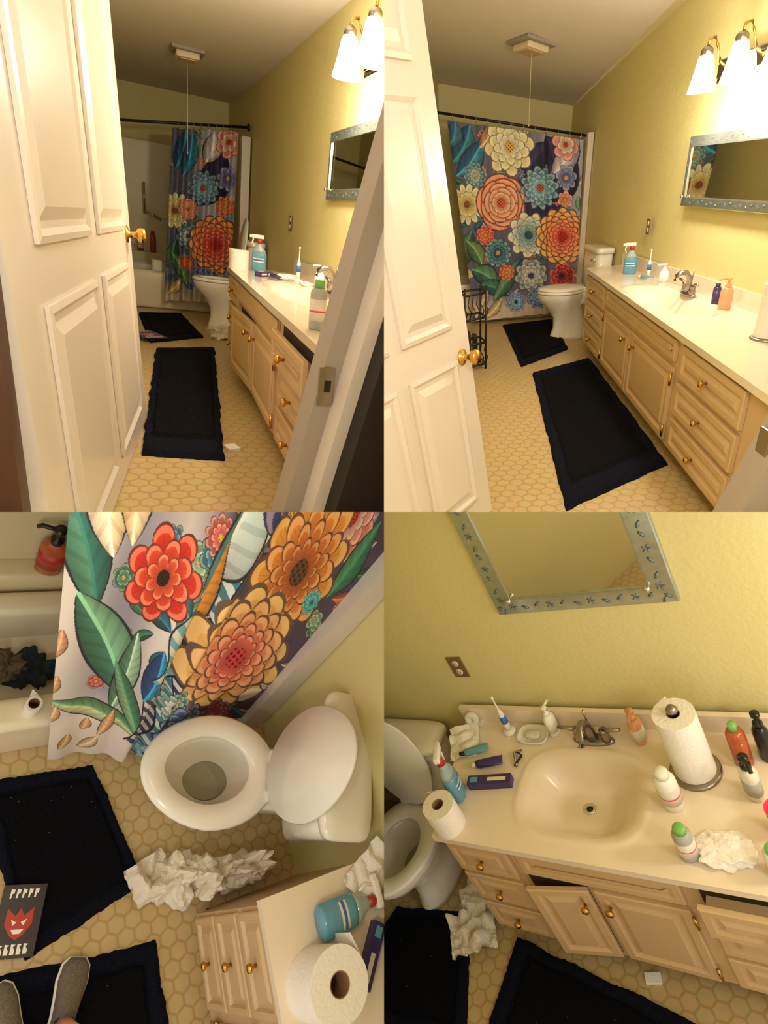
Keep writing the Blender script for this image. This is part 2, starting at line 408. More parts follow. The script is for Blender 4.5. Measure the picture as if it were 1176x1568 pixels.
def toothbrush(M,name='electric_toothbrush'):
    b=MB(name)
    b.lathe([(.03,0),(.03,.01),(.016,.016)],WPLAS,20,M)
    b.lathe([(.013,.014),(.015,.05),(.014,.1),(.009,.13),(.004,.14),(.0035,.2),(.006,.205),(.006,.215),(0,.217)],WPLAS,16,M)
    b.lathe([(.0155,.06),(.0148,.1)],LBLUE,16,M)
    return b.done()
def tubeobj(M,m1,m2,name='toothpaste_tube',l=.14):
    b=MB(name);R=[]
    for x,w,h in((0,.024,.003),(.04*l/.14,.023,.012),(.1*l/.14,.019,.017),(.115*l/.14,.016,.016)):
        R.append([(x,w*math.cos(a),.018+h*math.sin(a)) for a in[2*pi*i/18 for i in range(18)]])
    b.loft(R,m1,M);b.tube([(.115*l/.14,0,.018),(l,0,.018)],.011,m2,12,M);return b.done()
def carton(M,sz=(.19,.045,.035),m=None,name='toothpaste_box'):
    b=MB(name);m=m or PURP
    b.box((-sz[0]/2,-sz[1]/2,0),(sz[0]/2,sz[1]/2,sz[2]),m,.001,M)
    b.box((-sz[0]/2+.02,-sz[1]/2+.014,sz[2]),(sz[0]/2-.09,sz[1]/2-.014,sz[2]+.0006),LABEL,0,M)
    b.box((-sz[0]/2+.02,-sz[1]/2-.0006,.011),(sz[0]/2-.09,-sz[1]/2,.022),LABEL,0,M)
    b.box((sz[0]/2-.045,-sz[1]/2+.01,sz[2]),(sz[0]/2-.012,sz[1]/2-.01,sz[2]+.0006),TEAL,0,M);return b.done()
def soapdish(M,name='soap_dish'):
    b=MB(name)
    def e(w,d,z): return [(d*math.copysign(abs(math.cos(a))**.6,math.cos(a)),w*math.copysign(abs(math.sin(a))**.6,math.sin(a)),z) for a in[2*pi*i/32 for i in range(32)]]
    b.loft([e(.06,.042,0),e(.066,.048,.018),e(.062,.044,.018),e(.055,.038,.008)],WPLAS,M)
    b.loft([e(.03,.02,.008),e(.033,.022,.018),e(.026,.016,.024)],LABEL,M);return b.done()
def crumple(M,sz,name='crumpled_tissue',seed=0,m=None,amp=.35,n=4,soft=False):
    b=MB(name);bb=bmesh.new();bmesh.ops.create_icosphere(bb,subdivisions=n,radius=1)
    for v in bb.verts:
        p=v.co.copy();f=1+amp*(noise.noise(p*1.5+Vector((seed,0,0)))*1.5+abs(noise.noise(p*2.6+Vector((0,seed,0))))*1.3-.3+.12*abs(noise.noise(p*8+Vector((0,seed,3)))))
        q=p*f;v.co=Vector((q.x*sz[0],q.y*sz[1],max(q.z*sz[2]+sz[2]*.75,0)))
    b.bm(bb,m or PAPER,soft,M);return b.done()
def sheet(M,w,h,name='tissue_sheet',m=None,amp=.02,seed=0):
    b=MB(name);N=22;vs=[];fs=[]
    for i in range(N+1):
        for j in range(N+1):
            x=(i/N-.5)*w;y=(j/N-.5)*h
            vs.append((x,y,.004+amp*abs(noise.noise(Vector((x*14+seed,y*14,0))))*2+amp*.3*abs(noise.noise(Vector((x*40+seed,y*40,0))))))
    for i in range(N):
        for j in range(N):
            a=i*(N+1)+j;fs.append((a,a+1,a+N+2,a+N+1))
    b.add(vs,fs,m or PAPER,False,M);return b.done()
def outlet(M,name='wall_outlet',s=1):
    b=MB(name);M=M@Matrix.Scale(s,4)
    b.box((0,-.038,-.06),(.006,.038,.06),PLATE,.003,M)
    for z in(-.025,.025):
        b.lathe([(.017,.006),(.017,.009),(0,.0092)],CREAM,20,M@T(0,0,z)@Matrix.Rotation(pi/2,4,'Y'))
        for y in(-.007,.007): b.box((.009,y-.0015,z-.004),(.0098,y+.0015,z+.006),BBLACK,0,M)
    return b.done()
def mirror(w,h,M,name='wall_mirror',fw=.075):
    b=MB(name)
    def ring(i,d): return [(d,i,i),(d,w-i,i),(d,w-i,h-i),(d,i,h-i)]
    R=[ring(0,0),ring(0,.012),ring(.004,.016),ring(fw-.006,.022),ring(fw,.022),ring(fw,.016)]
    vs=[p for r in R for p in r];fs=[]
    for j in range(5):
        for i in range(4): fs.append((j*4+i,j*4+(i+1)%4,(j+1)*4+(i+1)%4,(j+1)*4+i))
    b.add(vs,fs,FRM,False,M)
    b.add(ring(fw,.016),[(0,1,2,3)],GLASS,False,M)
    RY=Matrix.Rotation(pi/2,4,'Y')
    def leaf(y,z,a,r):
        d=.0165+.006*min(1,min(y,z,w-y,h-z)/fw)+.0012
        b.lathe([(0,0),(1,.0004),(0,.0008)],ETCH,8,M@T(d,y,z)@Matrix.Rotation(a,4,'X')@RY@Matrix.Diagonal((r*.35,r,1,1)))
    def ros(y,z,r):
        for k in range(5): a=k*2*pi/5;leaf(y+r*.7*math.cos(a),z+r*.7*math.sin(a),a,r*.6)
    for L_,fn in((w,lambda s,t:(s,t)),(h,lambda s,t:(t,s))):
        k=max(4,int(L_/.05))
        for side in(0,1):
            for i in range(k):
                s=(i+.5)*L_/k;t=fw/2 if not side else (h if L_==w else w)-fw/2
                y,z=fn(s,t)
                if i%3==1: ros(y,z,fw*.17)
                else: leaf(y,z+(.006 if i%2 else -.006),(.6 if i%2 else -.6)+(0 if L_==w else pi/2),fw*.2)
    for y in(fw,w-fw):
        for z in(fw,): knob(b,M@V(.02,y,z),(M.to_3x3()@V(1,0,0)).normalized(),.7,CHROME)
    return b.done()
def fixture(ys,M,name='vanity_light'):
    b=MB(name)
    b.box((0,min(ys)-.1,-.05),(.02,max(ys)+.1,.05),CHROME,.006,M)
    b.box((.02,min(ys)-.08,-.03),(.032,max(ys)+.08,.03),GLASS,.004,M)
    for y in ys:
        b.tube([(.02,y,0),(.06,y,.03),(.085,y,.1),(.1,y,.13),(.125,y,.125),(.13,y,.09)],.007,BRASS,8,M)
        b.lathe([(.018,.095),(.026,.085),(.028,.06)],NICK,16,M@T(.13,y,0))
        b.lathe([(.026,.065),(.034,.05),(.05,-.03),(.064,-.085),(.06,-.085),(.046,-.03),(.03,.045),(0,.05)],SHADE,20,M@T(.13,y,0))
    return b.done()
def fan(c,n,w,name='ceiling_exhaust_fan',cord=.5):
    b=MB(name);q=Matrix.Translation(c)@Vector(n).to_track_quat('Z','Y').to_matrix().to_4x4()
    b.box((-w*.55,-w*.55,0),(w*.55,w*.55,.02),JAMB,.004,q)
    b.box((-w*.4,-w*.4,.02),(w*.4,w*.4,.06),CREAM,.012,q)
    b.box((-w*.28,-w*.28,.06),(w*.28,w*.28,.066),CAB,.002,q)
    c=Vector(c);b.tube([c+V(0,0,-.05),c+V(0,0,-cord)],.0025,CREAM,6)
    b.lathe([(.0,0),(.006,.01),(0,.02)],CREAM,8,T(c.x,c.y,c.z-cord-.02))
    return b.done()
def door(h0,f0,H,lean,name='door_1',flip=1,knobz=.45,rows=((.06,.36),(.42,.78),(.82,.96)),cols=((.12,.46),(.54,.88))):
    b=MB(name);h0=Vector((*h0,0));f0=Vector((*f0,0));e=(f0-h0);w=e.length;e.normalize()
    up=(Vector((lean[0],lean[1],H)));Hl=up.length;up.normalize()
    n=e.cross(up).normalized()*flip;t=.035;W=WHITE
    def bx(a0,a1,z0_,z1,d0,d1,m):
        P=[h0+e*a+up*z+n*d for a in(a0,a1) for z in(z0_,z1) for d in(d0,d1)]
        b.add(P,[(0,1,3,2),(4,6,7,5),(0,4,5,1),(2,3,7,6),(0,2,6,4),(1,5,7,3)],m)
    bx(0,w,0.008,Hl,-t,-.0,W)
    for a0,a1 in cols:
        for r0,r1 in rows:
            o=h0+e*(a0*w)+up*(r0*Hl)
            b.slab(o,e,up,n,(a1-a0)*w,(r1-r0)*Hl,[(0,.0005),(0,.010),(.014,.013),(.026,.003),(.04,.003),(.066,.014),(.072,.014)],W)
    kp=h0+e*(w*.93)+up*(knobz*Hl)
    for sd in(1,-1):
        q=Matrix.Translation(kp+n*(0 if sd>0 else -t))@(n*sd).to_track_quat('Z','Y').to_matrix().to_4x4()
        b.lathe([(.03,0),(.03,.005),(.011,.01),(.011,.035),(.022,.042),(.028,.055),(.024,.068),(0,.072)],BRASS,20,q)
    bx(w-.0005,w+.0015,knobz*Hl-.03,knobz*Hl+.03,-t*.85,-t*.15,BRASS)
    return b.done()
def tube_rod(a,b_,c0,c1,nr=12,name='shower_curtain_rod'):
    b=MB(name);a=Vector(a);b_=Vector(b_)
    b.tube([a,b_],.011,BLACK,12)
    d=(b_-a).normalized();q=d.to_track_quat('Z','Y').to_matrix().to_4x4()
    b.lathe([(.03,0),(.03,.012),(.016,.02)],BLACK,16,Matrix.Translation(a)@q)
    b.lathe([(.016,-.02),(.03,-.012),(.03,0)],BLACK,16,Matrix.Translation(b_)@q)
    for i in range(nr):
        p=lerp(a,b_,c0+(c1-c0)*(i+.5)/nr)
        pts=[p+V(0,.02*math.sin(t),-.012+.024*math.cos(t)) for t in[2*pi*k/12 for k in range(13)]]
        b.tube(pts,.002,CHROME,5)
    return b.done()
# ---------------------------------------------------------------- floral print
def srgb(a):
    a=np.asarray(a,float)/255.;return np.where(a<=.04045,a/12.92,((a+.055)/1.055)**2.4)
def paint(X,Y,bg,items):
    C=np.array(bg(X,Y),float)
    for it in items:
        k=it[0]
        if k=='F':
            _,cx,cy,R,n,L,co_,ci,cc=it[:9];pw=it[9] if len(it)>9 else .55;base=it[10] if len(it)>10 else .62
            dx=X-cx;dy=Y-cy;r=np.hypot(dx,dy);th=np.arctan2(dy,dx)
            m0=r<R*1.15
            if not m0.any(): continue
            for l in range(L):
                Rl=R*(1-.78*l/L);ph=(l%2)*pi/n+cx*.37
                cs=np.abs(np.cos(n*(th+ph)/2));ed=Rl*(base+(1-base)*cs**pw)
                q=r/ed;ins=q<1
                f=l/max(1,L-1) if L>1 else 0
                c1=np.array(co_)*(1-f)+np.array(ci)*f
                w=np.clip(q,0,1)[...,None]**1.5
                col=(c1*.7)*(1-w)+(np.clip(c1*1.15,0,255))*w
                vein=(np.abs(np.sin(n*3*(th+ph)))<.22)&(q<.8)
                col=np.where(vein[...,None],col*.88,col)
                tip=(q>.82)&(q<.94)&(cs>.5);col=np.where(tip[...,None],np.clip(col*.6+np.array([250,225,180.])*.4,0,255),col)
                dark=(q>.945)|((cs<.08)&(q>.5))
                col=np.where(dark[...,None],np.array([56,48,64])*.6+col*.3,col)
                C=np.where(ins[...,None],col,C)
            cr=R*(.17 if L>1 else .3);ins=r<cr
            dots=(np.sin(dx/cr*9)*np.sin(dy/cr*9)>.25)
            col=np.where(dots[...,None],np.array(cc)*.45,np.array(cc)*np.ones_like(C))
            C=np.where(ins[...,None],col,C)
        elif k=='L':
            _,x0,y0,x1,y1,w,c1,c2=it
            dx,dy=x1-x0,y1-y0;Ln=math.hypot(dx,dy);ux,uy=dx/Ln,dy/Ln
            a=((X-x0)*ux+(Y-y0)*uy)/Ln;b=-(X-x0)*uy+(Y-y0)*ux
            b=b-w*.5*np.sin(a*pi)*.6
            ww=w*np.sin(np.clip(a,0,1)*pi)**.8
            q=np.abs(b)/(ww+1e-6);ins=(a>0)&(a<1)&(q<1)
            st=(np.sin((a*Ln-np.abs(b))*1.2/(w*.12+.6))>.5)
            col=np.where((b>0)[...,None],np.array(c1)*np.ones_like(C),np.array(c2)*np.ones_like(C))
            col=col*(.75+.4*np.clip(1-q,0,1))[...,None]
            col=np.where(st[...,None],col*.9,col)
            col=np.where((q>.88)[...,None],np.array([36,42,52.]),col);col=np.where((np.abs(b)<w*.07)[...,None],np.clip(np.array(c1)*1.3,0,255),col)
            C=np.where(ins[...,None],col,C)
        elif k=='S':
            _,x0,y0,x1,y1,w,c1,c2=it
            dx,dy=x1-x0,y1-y0;Ln=math.hypot(dx,dy);ux,uy=dx/Ln,dy/Ln
            a=((X-x0)*ux+(Y-y0)*uy)/Ln;b=-(X-x0)*uy+(Y-y0)*ux-w*.5*np.sin(a*7)
            q=np.abs(b)/w;ins=(a>0)&(a<1)&(q<1)
            st=np.sin(a*Ln/w*5+b/w*2.2)>0
            col=np.where(st[...,None],np.array(c1)*np.ones_like(C),np.array(c2)*np.ones_like(C))
            col=np.where((q>.86)[...,None],np.array([30,36,54.]),col)
            C=np.where(ins[...,None],col,C)
    return C
CORAL=(240,134,104);NAVY=(40,40,76);TEALC=(54,122,142);SKY=(140,184,204);ORG=(232,130,60);REDC=(196,52,44);GRN=(84,122,94);PNK=(232,150,150);GOLD=(232,182,80);BLU=(66,98,160)
def filler(x0,y0,x1,y1,n,r,seed,pal):
    rg=random.Random(seed);out=[]
    for i in range(n):
        x=rg.uniform(x0,x1);y=rg.uniform(y0,y1);a=rg.uniform(0,2*pi);l=r*rg.uniform(.9,1.8)
        c=rg.choice(pal)
        if rg.random()<.7: out.append(('L',x,y,x+l*math.cos(a),y+l*math.sin(a),r*.32,c,tuple(v*.75 for v in c)))
        else: out.append(('F',x,y,r*.55,rg.choice((6,8,10)),2,c,tuple(min(255,v*1.3) for v in c),GOLD))
    return out
PAL=[(70,112,96),(54,104,128),(120,154,124),(204,124,92),(212,194,166),(92,102,144),(164,84,80),(84,146,166),(180,180,196)]
def curtain(c,px,nu,nv,bg,items,foldf,name='shower_curtain'):
    TLc,TRc,BRc,BLc=[np.array(p,float) for p in c]
    s,t=np.meshgrid(np.linspace(0,1,nu),np.linspace(0,1,nv))
    P=(TLc*((1-s)*(1-t))[...,None]+TRc*(s*(1-t))[...,None]+BRc*(s*t)[...,None]+BLc*((1-s)*t)[...,None])
    n=np.cross(TRc-TLc,BLc-TLc);n/=np.linalg.norm(n)
    if n[1]>0: n=-n
    P=P+foldf(s,t)[...,None]*n
    q=[np.array(p,float) for p in px]
    D=(q[0]*((1-s)*(1-t))[...,None]+q[1]*(s*(1-t))[...,None]+q[2]*(s*t)[...,None]+q[3]*((1-s)*t)[...,None])
    col=srgb(np.clip(paint(D[...,0],D[...,1],bg,items)*1.04,0,255))
    A=np.concatenate([col,np.ones(col.shape[:2]+(1,))],-1).reshape(-1,4)
    idx=np.arange(nu*nv).reshape(nv,nu)
    f=np.stack([idx[:-1,:-1],idx[:-1,1:],idx[1:,1:],idx[1:,:-1]],-1).reshape(-1,4)
    b=MB(name);b.mi(CLOTH);b.v=P.reshape(-1,3).tolist();b.f=f.tolist();b.m=[0]*len(b.f);b.sm=[True]*len(b.f)
    return b.done(attr=A)
def magazine(M,w=.09,h=.13):
    b=MB('magazine');b.box((-w,-h,0),(w,h,.008),MAG,.001,M)
    z=.0084
    def blob(cx,cy,pts,m): b.add([(cx+x*w,cy+y*h,z) for x,y in pts],[list(range(len(pts)))],m,False,M)
    blob(0,.0,[(-.6,.35),(-.2,.12),(0,.34),(.2,.12),(.6,.35),(.62,-.1),(.3,-.4),(0,-.52),(-.3,-.4),(-.62,-.1)],RED)
    z=.0088
    blob(0,0,[(-.36,.04),(-.1,-.05),(-.24,-.14)],WPLAS);blob(0,0,[(.36,.04),(.1,-.05),(.24,-.14)],WPLAS)
    blob(0,0,[(-.3,-.24),(.3,-.24),(.14,-.36),(-.14,-.36)],WPLAS)
    for i in range(5):
        x=-.66+i*.28
        blob(0,0,[(x,.62),(x+.02,.88),(x+.2,.86),(x+.18,.75),(x+.1,.74),(x+.08,.62)],WPLAS)
        blob(0,0,[(x,-.9),(x+.0,-.62),(x+.2,-.64),(x+.1,-.7),(x+.2,-.8),(x+.18,-.9)],WPLAS)
    return b.done()
def jambbox(b,x0,z0,x1,z1,y0,y1,w,m):
    P=[(x0,y0,z0),(x0+w,y0,z0),(x0+w,y1,z0),(x0,y1,z0),(x1,y0,z1),(x1+w,y0,z1),(x1+w,y1,z1),(x1,y1,z1)]
    b.add(P,[(0,1,2,3),(4,5,6,7),(0,1,5,4),(1,2,6,5),(2,3,7,6),(3,0,4,7)],m)
# ================================================================ ROOM: view with closed curtain
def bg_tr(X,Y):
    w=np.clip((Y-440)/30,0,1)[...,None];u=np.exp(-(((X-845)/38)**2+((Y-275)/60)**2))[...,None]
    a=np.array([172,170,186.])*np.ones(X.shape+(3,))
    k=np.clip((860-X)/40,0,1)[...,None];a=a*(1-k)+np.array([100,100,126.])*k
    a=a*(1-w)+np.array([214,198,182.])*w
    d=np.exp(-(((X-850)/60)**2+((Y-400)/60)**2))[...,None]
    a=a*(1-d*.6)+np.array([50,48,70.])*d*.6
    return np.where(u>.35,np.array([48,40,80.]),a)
room('TR')
it_tr=filler(690,200,915,440,90,15,3,PAL)+[('L',690,250,725,195,22,TEALC,(40,84,128)),('L',700,265,745,215,18,(70,142,172),(44,94,136)),('L',688,225,700,190,16,(60,120,152),(50,92,136)),
('L',740,225,765,190,14,(222,182,142),(190,142,110)),('L',815,250,850,215,18,NAVY,(66,56,100)),('L',850,300,905,235,24,NAVY,(56,50,94)),('L',865,240,850,205,16,(56,50,90),NAVY),
('L',862,262,905,196,20,(190,184,200),(200,190,200)),
('F',885,216,24,6,2,PNK,(244,200,180),REDC),('F',886,264,20,7,2,(130,140,190),(100,110,170),GOLD),('F',884,297,14,6,2,PNK,CORAL,GOLD),
('F',790,222,44,8,4,(244,214,175),(250,236,198),GOLD,.35,.3),('F',732,264,20,12,3,(80,132,152),(160,190,190),GOLD),
('F',717,306,32,13,2,(242,226,186),(234,206,140),(150,92,46),.4,.45),
('F',776,303,44,5,5,(240,124,98),(250,176,142),(226,96,76),.3,.86),
('F',841,280,34,12,4,(80,132,172),(140,190,214),(196,96,56),.6,.6),
('L',725,345,712,400,16,GRN,(60,96,82)),('L',742,400,715,360,14,(120,152,100),GRN),('L',770,435,722,405,18,(100,142,110),(64,108,100)),('L',790,450,735,430,14,(70,122,110),(50,94,94)),
('L',760,460,800,395,12,(70,112,90),(120,162,120)),
('F',748,352,17,8,3,(208,70,52),(236,120,70),GOLD),('F',769,380,24,13,3,(74,142,162),(50,94,132),GOLD),
('F',822,352,38,9,4,(212,212,198),(130,170,180),(50,100,120),.45,.45),('F',784,412,14,8,2,(226,100,70),(244,150,100),GOLD),
('F',880,355,48,14,6,(234,152,72),(220,92,72),REDC,.5,.8),
('F',826,418,30,9,4,(130,144,160),(200,200,190),(70,70,120),.5,.55),('F',880,420,24,8,3,REDC,(160,40,56),NAVY),('F',838,455,20,9,3,BLU,(110,150,200),GOLD),('F',800,462,18,9,3,(100,130,180),SKY,NAVY),
('L',745,488,775,455,9,(214,190,140),(200,170,130)),('L',735,470,750,440,8,(224,200,160),(210,180,140)),('F',865,462,16,9,3,(70,80,130),SKY,GOLD)]
cz=lambda x,y:2.06+.124*(4.9-y)-.235*x
def P3(x,y,z=None): return (x,y,cz(x,y) if z is None else z)
poly('floor',[((-1.2,-1.2,0),(2.2,-1.2,0),(2.2,5.2,0),(-1.2,5.2,0))],FLOOR)
poly('wall_back',[((-.1,4.9,0),(1.45,4.78,0),P3(1.45,4.78),P3(-.1,4.9))],WALL)
poly('wall_right',[((1.30,-1.2,0),(1.216,1.5,0),(1.27,4.9,0),P3(1.27,4.9),P3(1.216,1.5),P3(1.30,-1.2))],WALL)
poly('wall_left',[((.017,4.95,0),(-.6,.8,0),P3(-.6,.8),P3(.017,4.95))],WALL)
poly('ceiling',[(P3(-1.2,-1.2),P3(2.2,-1.2),P3(2.2,5.2),P3(-1.2,5.2))],CEIL)
b=MB('trim_1');b.box((1.205,3.95,0),(1.252,4.1,1.52),WHITE,.004);b.done()
b=MB('bathtub');b.box((.02,4.08,0),(1.20,4.16,.36),TUB,.02);b.box((.02,4.7,0),(1.20,4.78,.36),TUB,.02);b.box((.02,4.08,.02),(1.20,4.76,.08),TUB);b.done()
tube_rod((-.09,4.02,1.77),(1.25,4.02,1.49),.08,.97)
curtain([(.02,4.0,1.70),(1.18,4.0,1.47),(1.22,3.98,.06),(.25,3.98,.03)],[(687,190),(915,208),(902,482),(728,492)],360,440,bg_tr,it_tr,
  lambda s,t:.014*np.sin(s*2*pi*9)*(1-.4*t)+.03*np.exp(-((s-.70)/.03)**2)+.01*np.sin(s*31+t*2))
fan((.61,3.475,cz(.61,3.475)),(-.2,-.1,-1),.24)
toilet(T(1.235,3.22,0,pi,(.76,.9,.95)))
rug([(.50,3.82),(.98,3.90),(.87,2.82),(.42,2.42)])
rug([(.47,2.24),(.95,2.52),(.80,.63),(.22,.24)])
vanity((.94,2.78),(.70,-.27),(1.225,2.78),(1.27,-.27),.616,.07,(0,.20,.43,.67,.91),((1.01,1.42),.47,.155,2.4,.10),open1=0)
faucet(T(1.15,1.5,.616,0,(.8,.95,.9)))
mirror(1.12,.34,T(1.214,1.89,1.04,pi),fw=.05)
outlet(T(1.214,2.37,.90,pi),s=.8)
fixture((0,.33,.66),T(1.216,1.58,1.64,pi))
for y in(1.58,1.25,.92): light('lamp_or_fill_light',(.98,y,1.48),14)
light('fill_light',(-.2,-1.5,1.9),60,.25)  # added fill near the camera to brighten this room, no real lamp there
spray(T(1.12,2.36,.616,1.2,.85));toothbrush(T(1.17,2.15,.616,0,.8));pump(T(1.14,1.83,.616,1.5,.9),WPLAS,'hand_lotion_pump',h=.1)
tubeobj(T(1.16,2.05,.62,2.2,.7),TEAL,WPLAS)
bottle(T(1.17,1.22,.616,0,.85),PURP,PURP,'purple_tube',h=.12,r=.022,lab=PURP);pump(T(1.15,1.08,.616,1.5,.9),ORANGE,cap=ORANGE,h=.12,r=.033,lab=None)
toweltower(T(1.05,.50,.616,0,.75))
door((-.62,-.47),(-.09,.28),1.95,(-.257,.0),knobz=.36)
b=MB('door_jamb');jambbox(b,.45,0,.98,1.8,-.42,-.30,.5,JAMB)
b.box((-.02,-.03,-.04),(.0,.03,.04),NICK,.004,T(.62,-.36,.55,0));b.done()
b=MB('wire_magazine_rack')
for z in(.04,.2,.38,.55):
    b.tube([(.0,2.35,z),(.16,2.45,z),(.14,2.62,z),(-.02,2.55,z),(.0,2.35,z)],.008,BLACK,6)
for p in((.0,2.35),(.16,2.45),(.14,2.62),(-.02,2.55)): b.tube([(p[0],p[1],0),(p[0],p[1],.6)],.008,BLACK,6)
for z0 in(.04,.38):
    for k in range(6):
        p=lerp((.0,2.35,0),(.16,2.45,0),k/5.);b.tube([(p.x,p.y,z0),(p.x+.015,p.y,z0+.05),(p.x-.01,p.y,z0+.1),(p.x,p.y,z0+.17)],.004,BLACK,5)
b.box((.03,2.44,.05),(.05,2.58,.26),MAG);b.box((.07,2.46,.05),(.1,2.58,.24),BBLACK)
b.tube([(-.02,2.55,.6),(-.06,2.58,.7),(-.02,2.5,.72)],.006,BLACK,6)
b.done()
# ================================================================ ROOM: view past the open door
room('TL')
it_tl=filler(255,195,370,420,60,13,8,PAL)+[('L',268,250,285,195,14,TEALC,(40,84,128)),('L',280,260,296,200,12,(70,142,172),(44,94,136)),
('L',300,300,345,225,26,NAVY,(56,50,94)),('L',315,240,330,200,16,(216,206,206),(200,200,210)),('F',352,214,22,6,2,PNK,(244,200,180),REDC),('F',350,262,18,7,2,(130,140,190),(100,110,170),GOLD),
('F',312,275,26,12,4,(80,132,172),(140,190,214),(196,96,56),.6,.6),('F',268,308,28,13,2,(242,226,186),(234,206,140),(150,92,46),.4,.45),
('F',288,305,16,7,5,(242,138,110),(248,176,145),(226,94,76),.35,.8),('F',288,345,20,9,3,(70,120,160),(212,212,198),(50,100,120)),
('L',270,350,262,400,10,GRN,(60,94,82)),('L',285,420,262,370,10,(120,150,100),GRN),('F',330,355,44,14,6,(234,140,70),(214,84,66),REDC,.5,.8),
('F',310,408,20,9,4,BLU,(130,160,200),GOLD),('F',345,300,16,8,3,(226,100,70),(244,150,100),GOLD),('F',330,420,16,9,3,(70,80,130),SKY,GOLD),('L',255,435,275,410,8,(214,190,140),(200,170,130)),('F',285,385,12,9,3,REDC,ORG,GOLD)]
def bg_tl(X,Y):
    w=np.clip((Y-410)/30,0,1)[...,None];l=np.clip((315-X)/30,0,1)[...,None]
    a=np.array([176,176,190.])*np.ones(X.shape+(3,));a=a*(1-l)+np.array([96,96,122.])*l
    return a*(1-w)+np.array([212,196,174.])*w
W=1.19;H=1.88
poly('floor',[((-1.2,-1.2,0),(1.6,-1.2,0),(1.6,5.6,0),(-1.2,5.6,0))],FLOOR)
poly('wall_back',[((-.6,5.6,0),(1.3,5.56,0),(1.3,5.56,H+.3),(-.6,5.6,H+.3))],WALL)
poly('wall_right',[((W,-1.2,0),(W,4.4,0),(1.15,5.7,0),(1.15,5.7,H),(W,4.4,H),(W,-1.2,H))],WALL)
poly('wall_left',[((-.25,-.2,0),(-.25,5.7,0),(-.25,5.7,H),(-.25,-.2,H))],WALL)
poly('ceiling',[((-1.2,-1.2,H),(1.6,-1.2,H),(1.6,5.7,H),(-1.2,5.7,H))],CEIL)
b=MB('tub_surround');b.box((-.2,5.50,.3),(1.14,5.55,1.42),SURR,.01);b.box((-.2,5.42,.3),(1.14,5.51,.42),SURR,.02);b.box((.5,5.44,.75),(.62,5.5,.78),SURR,.005);b.done()
b=MB('grab_bar');b.tube([(.33,5.5,1.05),(.33,5.44,1.05),(.33,5.44,.78),(.33,5.5,.78)],.012,CHROME,8);b.tube([(.33,5.5,.80),(.33,5.44,.80),(.48,5.44,.74),(.48,5.5,.74)],.012,CHROME,8);b.done()
b=MB('bathtub');b.box((-.2,4.46,0),(1.10,4.56,.33),TUB,.03,None,True);b.box((-.2,5.3,0),(1.10,5.4,.33),TUB,.03,None,True);b.box((-.2,4.5,.02),(1.10,5.35,.1),TUB);b.done()
bottle(T(.28,5.45,.42),AMBER,WPLAS,'shampoo_bottle',h=.16,r=.03);bottle(T(.40,5.45,.42),AMBER,RED,'shampoo_bottle',h=.2,r=.03,lab=AMBER);bottle(T(.2,5.45,.42),WPLAS,GREY,'shampoo_bottle',h=.13,r=.03)
tproll(T(.40,4.51,.33,0,.9))
tube_rod((-.22,4.4,1.40),(1.17,4.4,1.575),.56,.95,9)
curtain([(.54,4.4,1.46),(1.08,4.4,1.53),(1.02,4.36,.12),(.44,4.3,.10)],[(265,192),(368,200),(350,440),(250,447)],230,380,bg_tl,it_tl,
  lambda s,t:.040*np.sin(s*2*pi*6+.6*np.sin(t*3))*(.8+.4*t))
b=MB('trim_1');b.box((1.10,4.34,0),(1.175,4.46,1.5),WHITE,.004);b.done()
fan((.60,3.68,H),(0,0,-1),.2,cord=.62)
toilet(T(1.17,3.62,0,pi,(.76,.9,.95)),101)
rug([(.22,4.05),(.58,4.2),(.66,3.15),(.27,2.82)])
rug([(.30,2.62),(.70,2.78),(.47,.58),(.17,.64)])
magazine(T(.26,2.98,.024,.45))
vanity((.73,2.46),(.62,-.2),(1.18,2.46),(1.18,-.2),.585,.07,(0,.20,.43,.67,.91),((.93,1.28),.47,.17,2.4,.10),open1=4,drawer=.03)
faucet(T(1.09,1.35,.585,0,(.85,.95,.9)))
mirror(1.1,.32,T(1.184,1.88,1.02,pi),fw=.05)
outlet(T(1.184,2.73,.88,pi),s=.8)
fixture((0,.3,.6),T(1.186,1.32,1.56,pi))
for y in(1.32,1.0,.7): light('lamp_or_fill_light',(.96,y,1.38),13)
light('fill_light',(.3,-1.3,1.5),20,.25)  # off-frame fill added to lift the ceiling and walls, not a fitting
tproll(T(.78,2.32,.585,0,1.1));spray(T(.90,2.30,.585,1.2,.9));carton(T(.87,1.98,.585,.9,.8));tubeobj(T(.92,1.78,.59,1.9,.8),PURP,WPLAS);toothbrush(T(1.05,1.9,.585,0,.85));soapdish(T(1.05,1.7,.585,0,.8))
carton(T(1.05,2.1,.585,.3,.5),m=WPLAS,name='floss_box');pump(T(1.09,1.6,.585,1.5,.85),WPLAS,'hand_lotion_pump',h=.1)
bottle(T(.70,.24,.585),GREY,GREEN,'green_cap_bottle',h=.15,r=.026,lab=LABEL)
sheet(T(.98,1.95,.586,.4),.14,.12,'tissue_sheet')
crumple(T(.79,3.2,0),(.08,.09,.05),'crumpled_tissue',3,SOFT)
b=MB('paper_scrap');b.box((-.025,-.03,0),(.025,.03,.012),PAPER,.002,T(.52,.72,0,.3));b.done()
door((.0,-.45),(.20,1.12),1.9,(-.09,0),knobz=.40,rows=((.05,.35),(.41,.80),(.84,.97)))
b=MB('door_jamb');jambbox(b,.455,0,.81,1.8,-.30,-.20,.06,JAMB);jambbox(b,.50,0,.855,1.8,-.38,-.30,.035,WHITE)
b.box((-.022,-.006,-.045),(.018,.0,.045),NICK,.002,T(.578,-.302,.54));b.box((-.006,-.008,-.014),(.010,-.002,.014),BBLACK,0,T(.578,-.302,.54))
